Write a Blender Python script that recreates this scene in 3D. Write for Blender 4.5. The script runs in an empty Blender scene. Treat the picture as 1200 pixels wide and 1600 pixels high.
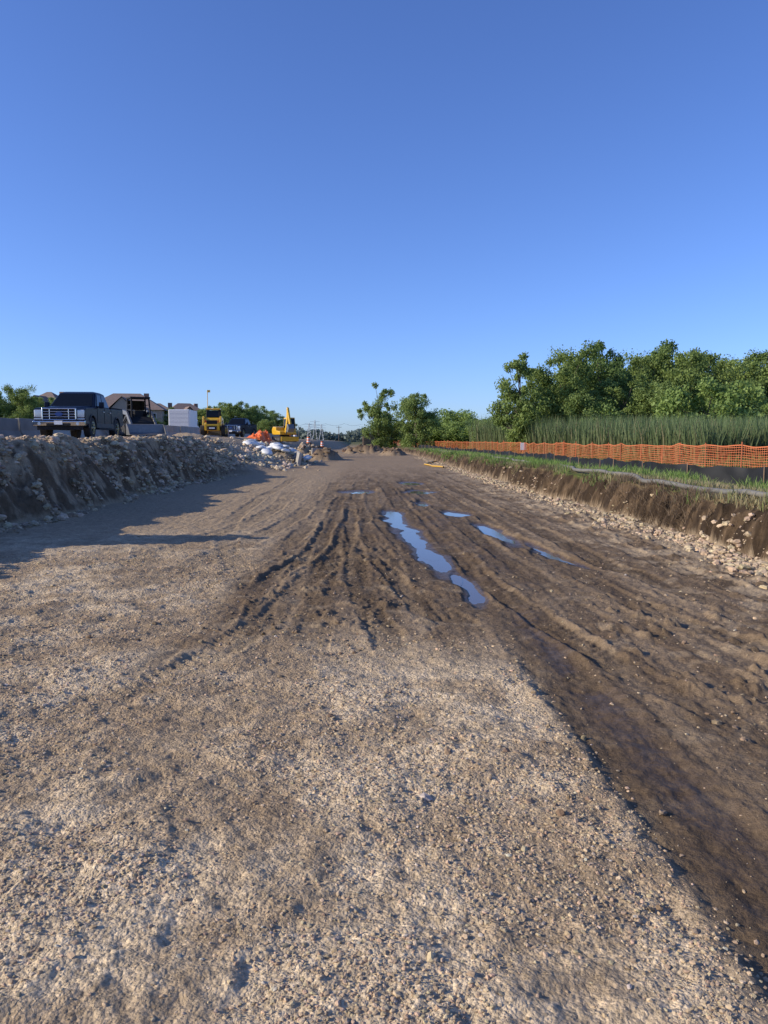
import bpy, math, numpy as np
from mathutils import Vector, Matrix
scene=bpy.context.scene
rng=np.random.default_rng(7)
R=math.radians
# ------------------------------------------------------------ noise
def hash2(ix,iy,seed):
    a=ix.astype(np.int64).astype(np.uint32); b=iy.astype(np.int64).astype(np.uint32)
    h=a*np.uint32(374761393)+b*np.uint32(668265263)+np.uint32((seed*982451653)&0xffffffff)
    h=(h^(h>>np.uint32(13)))*np.uint32(1274126177)
    h=h^(h>>np.uint32(16))
    return h.astype(np.float64)/4294967295.0
def vn(x,y,seed=0):
    ix=np.floor(x); iy=np.floor(y); fx=x-ix; fy=y-iy
    fx=fx*fx*fx*(fx*(fx*6-15)+10); fy=fy*fy*fy*(fy*(fy*6-15)+10)
    a=hash2(ix,iy,seed); b=hash2(ix+1,iy,seed); c=hash2(ix,iy+1,seed); d=hash2(ix+1,iy+1,seed)
    return (a+(b-a)*fx)*(1-fy)+(c+(d-c)*fx)*fy
def fbm(x,y,o=4,seed=0,g=0.5):
    t=0; a=1; n=0
    for i in range(o):
        t=t+a*(vn(x*2**i+17.3*i,y*2**i-9.1*i,seed+i)*2-1); n+=a; a*=g
    return t/n
def ss(a,b,x):
    t=np.clip((x-a)/(b-a),0,1); return t*t*(3-2*t)
def lerp(a,b,t): return a+(b-a)*t

# ------------------------------------------------------------ terrain description (metres, +Y down the road)
TRACKS=[ # pts, width, depth, tread strength
 ([(-.34,30),(-.35,18),(-.4,12),(-.85,7.6),(-1.25,5.7),(-1.9,4.3)],.34,.015,1.3),
 ([(-.8,22),(-.78,12),(-1.12,9.1),(-1.0,6.6),(-.95,5.9)],.30,.022,1),
 ([(-.4,18),(-.3,14.5),(-.1,11.5),(.34,9.0),(.62,6.5)],.26,.019,1.1),
 ([(-.5,20),(-.42,17.4),(-.25,12),(-.12,9),(.15,6.2),(.2,5.4)],.30,.013,1.5),
 ([(-.1,18),(.0,13),(.2,11),(.55,8),(.95,6.4)],.24,.015,1),
 ([(-1.6,24),(-1.5,17.4),(-2.1,11),(-2.9,7.3),(-3.6,5.2)],.4,.014,1.2),
 ([(-2.4,24),(-2.3,17),(-3.0,11),(-3.9,7.3)],.4,.012,1.2),
 ([(.6,30),(.9,17),(1.15,11),(1.2,8),(1.32,5.5),(1.38,3.6),(1.38,2.5),(1.36,1.2)],.46,.022,.0),
 ([(1.0,26),(1.35,10),(1.55,7),(1.9,5),(2.3,3.6),(2.5,2.5)],.30,.022,.9),
 ([(1.6,30),(1.9,11),(2.25,8),(2.75,5.2),(3.1,4.2),(3.5,3)],.34,.020,1.3),
 ([(2.2,30),(2.5,11),(2.6,7.5),(3.0,6),(3.4,4.5)],.3,.018,.6),
 ([(2.8,35),(3.1,12),(3.25,9.5),(3.45,6.5),(3.6,5)],.36,.018,1.3),
 ([(3.7,40),(3.8,14),(4.0,9),(4.1,6)],.34,.018,.8),
 ([(-3.2,34),(-3.0,20),(-2.6,14),(-1.6,9.5),(-1.3,8)],.34,.014,1.2),
 ([(.2,34),(.1,20),(.45,13),(.7,10.5)],.3,.016,.7),
 ([(-1.3,30),(-1.1,18),(-1.3,12),(-1.9,8.5),(-2.4,6.6)],.34,.014,1.2),
 ([(-.6,26),(-.6,15),(-.55,10),(-.45,7.5),(-.5,6)],.34,.010,1.6),
]
def track_fields(x,y):
    dz=np.zeros_like(x); dk=np.zeros_like(x)
    wx=x+0.05*fbm(x*.8,y*.8,2,91)+.02*fbm(x*4,y*4,2,92)
    for k,(pts,w,dep,tr) in enumerate(TRACKS):
        P=np.array(pts,float); t=np.linspace(0,len(P)-1,26)
        i=np.clip(t.astype(int),0,len(P)-2); f=t-i
        p0=P[np.clip(i-1,0,None)];p1=P[i];p2=P[i+1];p3=P[np.clip(i+2,None,len(P)-1)]
        f=f[:,None]
        Q=.5*((2*p1)+(-p0+p2)*f+(2*p0-5*p1+4*p2-p3)*f**2+(-p0+3*p1-3*p2+p3)*f**3)
        m=(y>Q[:,1].min()-.3)&(y<Q[:,1].max()+.3)&(x>Q[:,0].min()-.6)&(x<Q[:,0].max()+.6)
        idx=np.nonzero(m)[0]
        if len(idx)==0: continue
        X=wx[idx];Y=y[idx]
        best=np.full(len(idx),9.0); S=np.zeros(len(idx)); acc=0
        for a in range(len(Q)-1):
            A=Q[a];B=Q[a+1];D=B-A;L=np.hypot(*D)
            if L<1e-6: continue
            sel=(Y>min(A[1],B[1])-.6)&(Y<max(A[1],B[1])+.6)
            j=np.nonzero(sel)[0]
            u=np.clip(((X[j]-A[0])*D[0]+(Y[j]-A[1])*D[1])/L/L,0,1)
            ex=X[j]-A[0]-u*D[0]; ey=Y[j]-A[1]-u*D[1]
            d=np.hypot(ex,ey); sg=np.sign(ex*D[1]-ey*D[0]); up=d<np.abs(best[j])
            jj=j[up]; best[jj]=(d*sg)[up]; S[jj]=acc+(u*L)[up]
            acc+=L
        ad=np.abs(best); h=w/2
        inside=1-ss(h*.75,h*1.1,ad)
        berm=np.exp(-((ad-h*1.22)/(.035))**2)
        fade=ss(Q[:,1].min()-.1,Q[:,1].min()+.9,Y)*(.25+.75*ss(-.5,.3,fbm(X*.9,Y*.5,2,40+k)))
        tread=np.sin(2*np.pi*(S/.105+np.abs(best)*4.2))
        tread=np.clip(tread*1.8,-1,1)
        z=fade*(-dep*inside+dep*.8*berm*(.7+1.6*fbm(X*6,Y*4,3,60+k))+.0068*tr*tread*inside*(Y<14)*ss(-.4,.2,fbm(X*2,Y*1.3,2,80+k)))
        dz[idx]+=z
        dk[idx]=np.maximum(dk[idx],fade*inside)
    return dz,dk
PUD=[ # cx,cy,rx,ry,lean dx/dy
 (.60,16.2,.22,1.8,-.04),(.76,13.2,.20,2.0,-.06),(.9,10.6,.17,1.5,-.05),
 (2.05,17.2,.26,.8,-.02),(2.25,13.6,.18,1.4,-.06),(2.7,10.9,.11,1.2,-.1),
 (1.7,24.8,.5,.9,0),(-.3,24.8,.5,.8,0),(1.4,20.0,.14,.8,0),(1.12,8.6,.09,.9,-.03),(1.7,30,.4,1.2,0)]
def pud_field(x,y):
    f=np.full(x.shape,-1.0)
    nx=x+.13*fbm(x*2.8,y*1.2,4,11); ny=y+.5*fbm(x*1.8,y*.9,3,12)
    for cx,cy,rx,ry,l in PUD:
        q=1-np.sqrt(((nx-cx-l*(ny-cy))/rx)**2+((ny-cy)/ry)**2)
        f=np.maximum(f,q)
    return f
def masks(x,y):
    n=fbm(x*1.1,y*1.1,4,21); n2=fbm(x*4,y*4,3,25)
    e=n*.5+n2*.25
    g1=ss(1.28,1.02,x+.32*e)*ss(6.8,5.4,y+1.7*e+.25*np.abs(x))
    g2=ss(-1.25,-1.8,x+.5*e)*ss(17,9,y+3*e)
    g=np.maximum(g1,g2)
    mid=ss(-2.2,-.9,x)*ss(.9,.2,x)*ss(7.5,5.2,y+1.2*e)
    g=np.maximum(g,mid*.8)
    g=g*(.72+.28*ss(-.5,.35,n2+n*.6))
    wet=.85*np.exp(-((x-1.45-.05*n)/.26)**2)*ss(9,6.5,y)*ss(-.25,.25,.14+n*.7+.35*n2)
    wet=np.maximum(wet,.42*ss(1.05,1.4,x)*ss(4.4,1.9,x)*ss(6.5,3.5,y)*ss(-.5,.2,n+.3*n2+.1))
    wet=np.maximum(wet,.6*np.exp(-((x-1.35)/1.4)**2)*ss(6,9,y)*ss(40,22,y)*ss(-.4,.3,n+.15+.4*n2))
    wet=np.maximum(wet,ss(-.7,0,pud_field(x,y)))
    wet=wet*(1-g)
    return g,wet,n,n2
def zoneL(x,y):
    toe=-6.8+.45*fbm(y*.35,y*0+3,3,31)+.22*fbm(x*1.5,y*1.5,3,33)
    far=ss(33,44,y)
    near=toe; top=toe-1.2-.45*fbm(y*.5,y*0+8,3,35)
    toe2=lerp(near,-3.6-.012*y,far); top2=lerp(top,-11.0,far)
    t=np.clip((toe2-x)/(toe2-top2),0,1)
    t=lerp(t**.85,ss(0,1,t),far)
    zt=1.64+.34*ss(18,70,y)
    return t,zt,far
def curve(y): return -.00022*np.clip(y-75,0,180)**2
def zoneR(x,y):
    toe=5.45+.30*fbm(y*.3,y*0+5,3,41)+.18*fbm(x*2,y*2,4,43)+.40*ss(.2,.6,fbm(y*.9,y*0+2,2,47))
    w=.40
    t=np.clip((x-toe-curve(y))/w,0,1)**.7
    return t
def H(x,y):
    x=np.asarray(x,float);y=np.asarray(y,float)
    shp=x.shape; x=x.ravel();y=y.ravel()
    g,wet,n,n2=masks(x,y)
    near=ss(60,25,y)
    road=ss(-6.8,-5.5,x)*ss(5.4,4.6,x)
    z=.045*fbm(x*.25,y*.18,3,51)+.018*n
    det=fbm(x*14,y*14,3,55)*.011+fbm(x*3.2,y*3.2,3,57)*.022
    z=z+det*near*(.75+.65*g)
    mud=(1-g)*road*near
    st=fbm(x*5+.6*fbm(x*.6,y*.4,2,77),y*.5,3,61); brk=ss(-.4,.3,fbm(x*1.3,y*.8,3,62))
    z=z+mud*(.010*st*brk+.008*fbm(x*16,y*1.8,3,63)+.010*fbm(x*22,y*22,3,64)*(1-.6*wet))
    cl=np.clip(fbm(x*6,y*3.5,4,66)-.18,0,1)
    z=z+cl*.09*(1-g)*ss(6,6.8,y)*ss(14,10,y)*ss(-1.6,-1.1,x)*ss(.9,.1,x)
    z=z+cl*.12*ss(1.8,2.2,x)*ss(3.8,3.0,x)*ss(9,6,y)*ss(4,5,y)
    z=z+np.clip(fbm(x*7,y*5,3,67)-.1,0,1)*.08*ss(3.4,4.6,x)*ss(40,20,y)
    m=(x>-5)&(x<5)&(y<45)
    if m.any():
        dz,_=track_fields(x[m],y[m]); z[m]+=dz*(1-.55*g[m])
    pf=pud_field(x,y); b=ss(-.7,.0,pf)
    z=lerp(z,-.041+.016*fbm(x*5,y*2,4,68)+.004*fbm(x*25,y*25,2,69),b); z=z-.026*ss(-.05,.5,pf)
    tL,zt,far=zoneL(x,y)
    rough=.30*fbm(x*1.6,y*1.6,4,71)+.15*fbm(x*6,y*6,4,73)
    z=z*(1-tL)+tL*zt+rough*4*tL*(1-tL)*(1-far*.7)+.05*fbm(x*1.2,y*1.2,3,75)*tL
    z=z+ss(-9.6,-8.3,x)*ss(-7.2,-7.9,x)*(1-far)*(.00+.18*fbm(y*1.3,x*1.3,4,79))
    def bump(cx,cy,rx,ry,a,s):
        r=np.sqrt(((x-cx)/rx)**2+((y-cy)/ry)**2)+.4*fbm(x*.8,y*.8,3,s)
        return a*ss(1,.35,r)*(1+.35*fbm(x*1.7,y*1.7,4,s+3))
    z=z+bump(-8.6,11.6,1.1,1.0,1.1,101)       # unseen mound added on the bank to cast a shadow across the road
    z=z+bump(-3.9,68,1.9,5,.85,107)+bump(-5.6,76,1.8,5,1.1,109)
    z=z+bump(-.2,104,3.4,4,1.0,111)+bump(2.9,92,1.6,8,.7,113)
    z=z+bump(-9.5,44,2.2,2.5,.35,115)
    z=z+bump(-5.9,57,1.8,4,.6,117)
    tR=zoneR(x,y)
    zr=.66+.10*fbm(x*.5,y*.5,3,81)+.06*fbm(x*3,y*3,3,83)
    zr=zr-.22*ss(6.5,9.5,x)-.2*ss(10,16,x)
    z=z*(1-tR)+tR*zr+.26*4*tR*(1-tR)*fbm(x*5,y*5,4,85)
    farz=ss(180,600,y)
    z=lerp(z,np.where(x<0,1.2,.6)+0*z,farz)
    return z.reshape(shp)
WARM=np.array([1.08,.975,.765])
def colour(x,y,z):
    g,wet,n,n2=masks(x,y)
    C=lambda *c:np.array(c)[None,:]
    def mix(a,b,t): return a+(b-a)*t[:,None]
    streak=fbm(x*5,y*.35,4,121)
    mud=mix(C(.155,.118,.090),C(.250,.198,.155),ss(-.3,.5,streak+.5*n))
    mud=mix(mud,C(.42,.35,.28),ss(.2,.65,n2+.3*fbm(x*9,y*9,2,123))*.45)
    mud=mix(mud,C(.35,.285,.225),ss(-.5,-2.2,x)*ss(8,14,y)*.85)
    mud=mix(mud,C(.28,.225,.18),ss(28,55,y)*.8)
    gr=mix(C(.41,.335,.265),C(.57,.49,.405),ss(-.35,.45,n+.6*n2))
    gr=mix(gr,C(.27,.207,.157),ss(.0,.5,fbm(x*2.2,y*1.6,4,127))*.6)
    c=mix(mud,gr,g)
    m=(x>-5)&(x<5)&(y<45)
    if m.any():
        _,dk=track_fields(x[m],y[m]); k=np.zeros(len(x)); k[m]=dk
        c=c*(1-.20*(k*(1-.5*g)))[:,None]
    wc=C(.080,.058,.042)
    c=mix(c,wc,np.clip(wet*1.05,0,1)*.85)
    cr=ss(2.6,4.4,x)*ss(.0,.45,fbm(x*3.2,y*2.2,4,129)+.35*ss(3.6,4.6,x))*ss(60,30,y)
    c=mix(c,C(.44,.37,.30)+0*c,cr*.65)
    tL,zt,far=zoneL(x,y)
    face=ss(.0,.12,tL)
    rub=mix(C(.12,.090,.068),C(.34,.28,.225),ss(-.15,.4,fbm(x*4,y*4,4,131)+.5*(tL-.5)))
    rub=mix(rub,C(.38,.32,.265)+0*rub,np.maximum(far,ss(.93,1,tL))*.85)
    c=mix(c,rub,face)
    c=mix(c,C(.08,.095,.035)+0*c,ss(-31,-33,x))
    tR=zoneR(x,y)
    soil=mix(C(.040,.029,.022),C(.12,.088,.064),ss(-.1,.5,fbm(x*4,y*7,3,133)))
    top=mix(C(.20,.16,.10),C(.11,.15,.045),ss(-.25,.25,fbm(x*.9,y*.7,4,135)))
    top=mix(top,C(.11,.15,.05)+0*top,ss(9,13,x))
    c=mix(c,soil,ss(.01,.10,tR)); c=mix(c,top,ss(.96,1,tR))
    pile=ss(.35,.8,z)*(x>-6)*(x<5)*(y>50)*(1-face)*(1-tR)
    c=mix(c,C(.14,.105,.08)+0*c,pile)
    c=mix(c,C(.12,.13,.06)+0*c,ss(180,400,y))
    c=c*WARM[None]
    return np.clip(c,0.01,.8),g,wet,np.clip(np.maximum(tL*.9,0),0,1),tR

# ------------------------------------------------------------ mesh helpers
def link(o):
    scene.collection.objects.link(o); return o
def make_mesh(name,V,F,mats,col=None,smooth=False,midx=None,extra=None):
    V=np.ascontiguousarray(V,np.float32);F=np.ascontiguousarray(F,np.int32)
    me=bpy.data.meshes.new(name); k=F.shape[1]
    me.vertices.add(len(V)); me.vertices.foreach_set('co',V.ravel())
    me.loops.add(F.size); me.loops.foreach_set('vertex_index',F.ravel())
    me.polygons.add(len(F)); me.polygons.foreach_set('loop_start',np.arange(0,F.size,k,dtype=np.int32))
    try: me.polygons.foreach_set('loop_total',np.full(len(F),k,np.int32))
    except Exception: pass
    if midx is not None: me.polygons.foreach_set('material_index',np.ascontiguousarray(midx,np.int32))
    me.update(calc_edges=True)
    me.polygons.foreach_set('use_smooth',np.full(len(F),smooth,bool))
    for nm,c in ([('Col',col)] if col is not None else [])+(extra or []):
        a=me.color_attributes.new(nm,'FLOAT_COLOR','POINT')
        c4=np.ones((len(V),4),np.float32); c4[:,:c.shape[1]]=c
        a.data.foreach_set('color',c4.ravel())
    for m in mats: me.materials.append(m)
    return me
def obj(name,me,loc=(0,0,0),rot=0,scale=(1,1,1)):
    o=link(bpy.data.objects.new(name,me)); o.location=loc; o.rotation_euler=(0,0,rot); o.scale=scale; return o
# ------------------------------------------------------------ materials
def new_mat(name):
    m=bpy.data.materials.new(name); m.use_nodes=True
    nt=m.node_tree; b=nt.nodes['Principled BSDF']; return m,nt,b
def simple(name,c,rough=.6,metal=0,coat=0,noise=.12,scale=8,spec=.5):
    m,nt,b=new_mat(name)
    tc=nt.nodes.new('ShaderNodeTexCoord'); nz=nt.nodes.new('ShaderNodeTexNoise'); nz.inputs['Scale'].default_value=scale; nz.inputs['Detail'].default_value=5
    nt.links.new(tc.outputs['Object'],nz.inputs['Vector'])
    mp=nt.nodes.new('ShaderNodeMapRange'); mp.inputs['To Min'].default_value=1-noise*2; mp.inputs['To Max'].default_value=1+noise*2
    nt.links.new(nz.outputs['Fac'],mp.inputs['Value'])
    mx=nt.nodes.new('ShaderNodeVectorMath'); mx.operation='SCALE'; mx.inputs[0].default_value=c[:3]
    nt.links.new(mp.outputs['Result'],mx.inputs['Scale']); nt.links.new(mx.outputs['Vector'],b.inputs['Base Color'])
    b.inputs['Roughness'].default_value=rough; b.inputs['Metallic'].default_value=metal
    b.inputs['Coat Weight'].default_value=coat; b.inputs['Specular IOR Level'].default_value=spec
    return m
def ground_mat():
    m,nt,b=new_mat('earth'); N=nt.nodes.new; L=nt.links.new
    col=N('ShaderNodeAttribute'); col.attribute_name='Col'
    ms=N('ShaderNodeAttribute'); ms.attribute_name='Msk'
    sp=N('ShaderNodeSeparateColor'); L(ms.outputs['Color'],sp.inputs['Color'])
    tc=N('ShaderNodeTexCoord')
    def noise(s,d=6,r=.6):
        n=N('ShaderNodeTexNoise'); n.inputs['Scale'].default_value=s; n.inputs['Detail'].default_value=d; n.inputs['Roughness'].default_value=r
        L(tc.outputs['Object'],n.inputs['Vector']); return n
    def math_(op,a,b_=None,c=None):
        n=N('ShaderNodeMath'); n.operation=op
        for i,v in enumerate((a,b_,c)):
            if v is None: continue
            if isinstance(v,(int,float)): n.inputs[i].default_value=v
            else: L(v,n.inputs[i])
        return n.outputs[0]
    n1=noise(9,8,.7); n2=noise(55,4,.65); 
    v=N('ShaderNodeTexVoronoi'); v.inputs['Scale'].default_value=85; L(tc.outputs['Object'],v.inputs['Vector'])
    v2=N('ShaderNodeTexVoronoi'); v2.inputs['Scale'].default_value=34; L(tc.outputs['Object'],v2.inputs['Vector'])
    cs=N('ShaderNodeSeparateColor'); L(v.outputs['Color'],cs.inputs['Color'])
    cs2=N('ShaderNodeSeparateColor'); L(v2.outputs['Color'],cs2.inputs['Color'])
    a=math_('MULTIPLY_ADD',n1.outputs['Fac'],1.3,.35)
    c=math_('MULTIPLY_ADD',n2.outputs['Fac'],1.1,.45)
    peb=math_('MULTIPLY_ADD',cs.outputs['Red'],.45,.78)
    peb=math_('MULTIPLY',peb,math_('MULTIPLY_ADD',cs2.outputs['Green'],.3,.85))
    pg=math_('MULTIPLY_ADD',math_('SUBTRACT',peb,1.0),math_('MULTIPLY_ADD',sp.outputs['Red'],.85,.15),1.0)
    f=math_('MULTIPLY',math_('MULTIPLY',a,c),pg)
    sc=N('ShaderNodeVectorMath'); sc.operation='SCALE'; L(col.outputs['Color'],sc.inputs[0]); L(f,sc.inputs['Scale'])
    L(sc.outputs['Vector'],b.inputs['Base Color'])
    wet=sp.outputs['Green']
    wn=math_('MULTIPLY',wet,math_('MULTIPLY_ADD',n1.outputs['Fac'],.9,.55))
    rr=N('ShaderNodeMapRange'); rr.inputs['From Min'].default_value=.38; rr.inputs['From Max'].default_value=1.0; rr.inputs['To Min'].default_value=.97; rr.inputs['To Max'].default_value=.32
    L(wn,rr.inputs['Value']); L(rr.outputs['Result'],b.inputs['Roughness'])
    b.inputs['Specular IOR Level'].default_value=.17
    d1=math_('SUBTRACT',1.0,v.outputs['Distance']); d2=math_('SUBTRACT',1.0,v2.outputs['Distance'])
    hgt=math_('MULTIPLY',math_('MULTIPLY_ADD',d2,1.3,math_('MULTIPLY',d1,.8)),math_('MULTIPLY_ADD',sp.outputs['Red'],.8,.12))
    hgt=math_('MULTIPLY_ADD',n2.outputs['Fac'],1.1,hgt)
    hgt=math_('MULTIPLY_ADD',n1.outputs['Fac'],2.8,hgt)
    hgt=math_('MULTIPLY',hgt,math_('MULTIPLY_ADD',wet,-.5,1.0))
    bp=N('ShaderNodeBump'); bp.inputs['Strength'].default_value=.85; bp.inputs['Distance'].default_value=.014
    L(hgt,bp.inputs['Height']); L(bp.outputs['Normal'],b.inputs['Normal'])
    return m
def attr_mat(name,rough=.85,nscale=20,bump=.4,dist=.01,trans=0,amp=.5):
    m,nt,b=new_mat(name); N=nt.nodes.new; L=nt.links.new
    col=N('ShaderNodeAttribute'); col.attribute_name='Col'
    tc=N('ShaderNodeTexCoord'); n=N('ShaderNodeTexNoise'); n.inputs['Scale'].default_value=nscale; n.inputs['Detail'].default_value=5
    L(tc.outputs['Object'],n.inputs['Vector'])
    mp=N('ShaderNodeMapRange'); mp.inputs['To Min'].default_value=1-amp; mp.inputs['To Max'].default_value=1+amp; L(n.outputs['Fac'],mp.inputs['Value'])
    sc=N('ShaderNodeVectorMath'); sc.operation='SCALE'; L(col.outputs['Color'],sc.inputs[0]); L(mp.outputs['Result'],sc.inputs['Scale'])
    L(sc.outputs['Vector'],b.inputs['Base Color']); b.inputs['Roughness'].default_value=rough; b.inputs['Specular IOR Level'].default_value=.3
    if bump:
        bp=N('ShaderNodeBump'); bp.inputs['Strength'].default_value=bump; bp.inputs['Distance'].default_value=dist
        L(n.outputs['Fac'],bp.inputs['Height']); L(bp.outputs['Normal'],b.inputs['Normal'])
    if trans:
        t=N('ShaderNodeBsdfTranslucent'); L(sc.outputs['Vector'],t.inputs['Color'])
        mx=N('ShaderNodeMixShader'); mx.inputs['Fac'].default_value=trans
        L(b.outputs[0],mx.inputs[1]); L(t.outputs[0],mx.inputs[2]); L(mx.outputs[0],nt.nodes['Material Output'].inputs['Surface'])
    return m
M_ground=ground_mat()
M_rock=attr_mat('stone',.9,30,.6,.01)
M_leaf=attr_mat('leaves',.6,3,0,0,.40,.25)
M_grass=attr_mat('grass_blades',.7,3,0,0,.30,.2)
M_bark=simple('bark',(.11,.085,.06),.9)
# ------------------------------------------------------------ ground sheet
ys=np.concatenate([np.linspace(-25,.85,60),np.exp(np.arange(math.log(.9),math.log(30),.0032)),
   np.exp(np.arange(math.log(30.1),math.log(150),.009)),np.exp(np.arange(math.log(151),math.log(3500),.05))])
nc=900; u=np.linspace(-1,1,nc); no=70
W=.6*(np.maximum(ys,.9)+1.3)
core=W[:,None]*u[None,:]
kk=np.arange(1,no+1)/no
out=W[:,None]*(3200/W[:,None])**kk[None,:]
Xg=np.concatenate([-out[:,::-1],core,out],1)
Yg=np.repeat(ys[:,None],Xg.shape[1],1)
nr,ncol=Xg.shape
x=Xg.ravel();y=Yg.ravel()
z=H(x,y)
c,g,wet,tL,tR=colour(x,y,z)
idx=np.arange(nr*ncol).reshape(nr,ncol)
F=np.stack([idx[:-1,:-1],idx[:-1,1:],idx[1:,1:],idx[1:,:-1]],-1).reshape(-1,4)
msk=np.stack([np.maximum(g,tL*.8),wet*(1-tL)*(1-tR),tR],1)
obj('ground',make_mesh('ground',np.stack([x,y,z],1),F,[M_ground],c,True,extra=[('Msk',msk)]))
# ------------------------------------------------------------ puddle water
m,nt,b=new_mat('muddy_water'); b.inputs['Base Color'].default_value=(.12,.095,.075,1); b.inputs['Roughness'].default_value=.06; b.inputs['IOR'].default_value=1.33
nz=nt.nodes.new('ShaderNodeTexNoise'); nz.inputs['Scale'].default_value=14; bp=nt.nodes.new('ShaderNodeBump'); bp.inputs['Strength'].default_value=.05; bp.inputs['Distance'].default_value=.004
tc=nt.nodes.new('ShaderNodeTexCoord'); nt.links.new(tc.outputs['Object'],nz.inputs['Vector']); nt.links.new(nz.outputs['Fac'],bp.inputs['Height']); nt.links.new(bp.outputs['Normal'],b.inputs['Normal'])
V=[];FF=[]
for i,(cx,cy,rx,ry,l) in enumerate(PUD):
    a=np.linspace(0,2*np.pi,32,endpoint=False)
    px=cx+1.35*rx*np.cos(a)+l*1.35*ry*np.sin(a); py=cy+1.35*ry*np.sin(a)
    s=len(V); zz=-.0480-.0004*i
    V.append((cx,cy,zz)); V+= [(px[j],py[j],zz) for j in range(32)]
    FF+=[(s,s+1+j,s+1+(j+1)%32) for j in range(32)]
obj('puddle',make_mesh('puddle',np.array(V),np.array(FF),[m]))
# ------------------------------------------------------------ rocks
import bmesh
def ico(sub):
    bm=bmesh.new(); bmesh.ops.create_icosphere(bm,subdivisions=sub,radius=1); bm.verts.ensure_lookup_table()
    V=np.array([v.co[:] for v in bm.verts]);F=np.array([[v.index for v in f.verts] for f in bm.faces]); bm.free(); return V,F
I1=ico(1); I2=ico(2)
def scatter(name,P,S,base,colr,mat=M_rock,flat=.7,jit=.28,seed=1):
    r=np.random.default_rng(seed); V0,F0=base; n=len(P); k=len(V0)
    var=[V0*(1+jit*(r.random((k,1))*2-1))*np.array([1,.6+.4*r.random(),.5+.4*r.random()]) for _ in range(10)]
    var=np.array(var)[r.integers(0,10,n)]
    q=r.normal(size=(n,4)); q/=np.linalg.norm(q,axis=1,keepdims=True); w,a,b_,c_=q.T
    Rm=np.stack([1-2*(b_*b_+c_*c_),2*(a*b_-c_*w),2*(a*c_+b_*w),2*(a*b_+c_*w),1-2*(a*a+c_*c_),2*(b_*c_-a*w),2*(a*c_-b_*w),2*(b_*c_+a*w),1-2*(a*a+b_*b_)],1).reshape(n,3,3)
    V=np.einsum('nij,nkj->nki',Rm,var)*S[:,None,None]; V[:,:,2]*=flat
    V+=P[:,None,:]
    F=(F0[None]+(np.arange(n)*k)[:,None,None]).reshape(-1,3)
    return obj(name,make_mesh(name,V.reshape(-1,3),F,[mat],np.repeat(colr,k,0)))
def rockcol(n,base,var=.25,r=rng):
    c=np.array(base)[None]*(1+var*(r.random((n,1))*2-1)); c*= (1+.06*(r.random((n,3))*2-1)); return np.clip(c*WARM,.02,.75)
n=120000
yy=np.exp(rng.uniform(math.log(1.2),math.log(11),n)); xx=rng.uniform(-.6,.62,n)*(yy+1.0)
g_,w_,_,_=masks(xx,yy)
keep=(rng.random(n)<(.04+.96*g_*ss(-.5,.2,fbm(xx*1.5,yy*1.5,3,201))))&(pud_field(xx,yy)<-.3)&(xx>-6)&(rng.random(n)>.95*w_)
xx=xx[keep];yy=yy[keep]; n=len(xx)
S=(.0024+.0068*rng.random(n)**3.0)*(1+.12*yy); big=rng.random(n)<.010; S[big]*=1.9; vb=rng.random(n)<.0003; S[vb]=.015+.02*rng.random(vb.sum())
zz=H(xx,yy)
cc=rockcol(n,(.42,.345,.275),.30); gq=rng.random(n)<.05; cc[gq]=rockcol(gq.sum(),(.46,.43,.42),.2)
scatter('gravel_stones',np.stack([xx,yy,zz+S*.12],1),S,I1,cc,seed=3)
n=14000
yy=np.exp(rng.uniform(math.log(2.5),math.log(28),n)); xx=rng.uniform(-4.5,4.7,n)
ctr=ss(-1.8,-1.0,xx)*ss(.8,0,xx)*ss(5.5,7,yy)*ss(14,10,yy)
pr=np.exp(-((xx-2.3)/.3)**2)*.45*(yy<9)*(yy>3.5)+np.exp(-((xx-1.02)/.12)**2)*.35*(yy<6)+ss(3.2,4.4,xx)*.5+ctr*.9+.05
keep=(rng.random(n)<pr*ss(-.2,.3,fbm(xx*1.5,yy*1.5,3,205)+.05))&(pud_field(xx,yy)<-.3)&(rng.random(n)>.9*masks(xx,yy)[1])
xx=xx[keep];yy=yy[keep];n=len(xx); S=.006+.024*rng.random(n)**3
cc=rockcol(n,(.25,.195,.15),.35); dk=(xx<1)&(yy>5.5); cc[dk]*=.75; lt=xx>3.3; cc[lt]*=1.5
scatter('mud_clods',np.stack([xx,yy,H(xx,yy)+S*.15],1),S,I2,cc,seed=5,flat=.75)
n=6500
yy=np.exp(rng.uniform(math.log(5),math.log(75),n)); xx=rng.normal(5.0,.22,n)+.25*fbm(yy*.7,yy*0,2,207)
S=.014+.065*rng.random(n)**3.6
scatter('rubble_stones',np.stack([xx,yy,H(xx,yy)+S*.15],1),S,I2,rockcol(n,(.44,.37,.30),.25),seed=6)
n=22000
yy=7+37*rng.random(n); xx=rng.uniform(-9.2,-6.2,n)
keep=rng.random(n)<ss(-.35,.3,fbm(xx*1.3,yy*1.3,3,209))*(1-.75*ss(-6.8,-6.3,xx)); xx=xx[keep];yy=yy[keep];n=len(xx)
S=.015+.12*rng.random(n)**3.6
scatter('bank_rubble',np.stack([xx,yy,H(xx,yy)+S*.1],1),S,I2,rockcol(n,(.39,.33,.275),.5),seed=8)
n=1200
yy=rng.uniform(42,75,n); xx=rng.normal(-6.8,1.1,n); S=.04+.20*rng.random(n)**3
scatter('broken_concrete_pile',np.stack([xx,yy,H(xx,yy)+S*.3],1),S,I2,rockcol(n,(.50,.45,.40),.25),seed=9)
n=2500
yy=rng.uniform(58,108,n); xx=rng.uniform(-6.5,5,n); zz=H(xx,yy); keep=zz>.3; xx=xx[keep];yy=yy[keep];zz=zz[keep];n=len(xx); S=.05+.28*rng.random(n)**3
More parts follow.
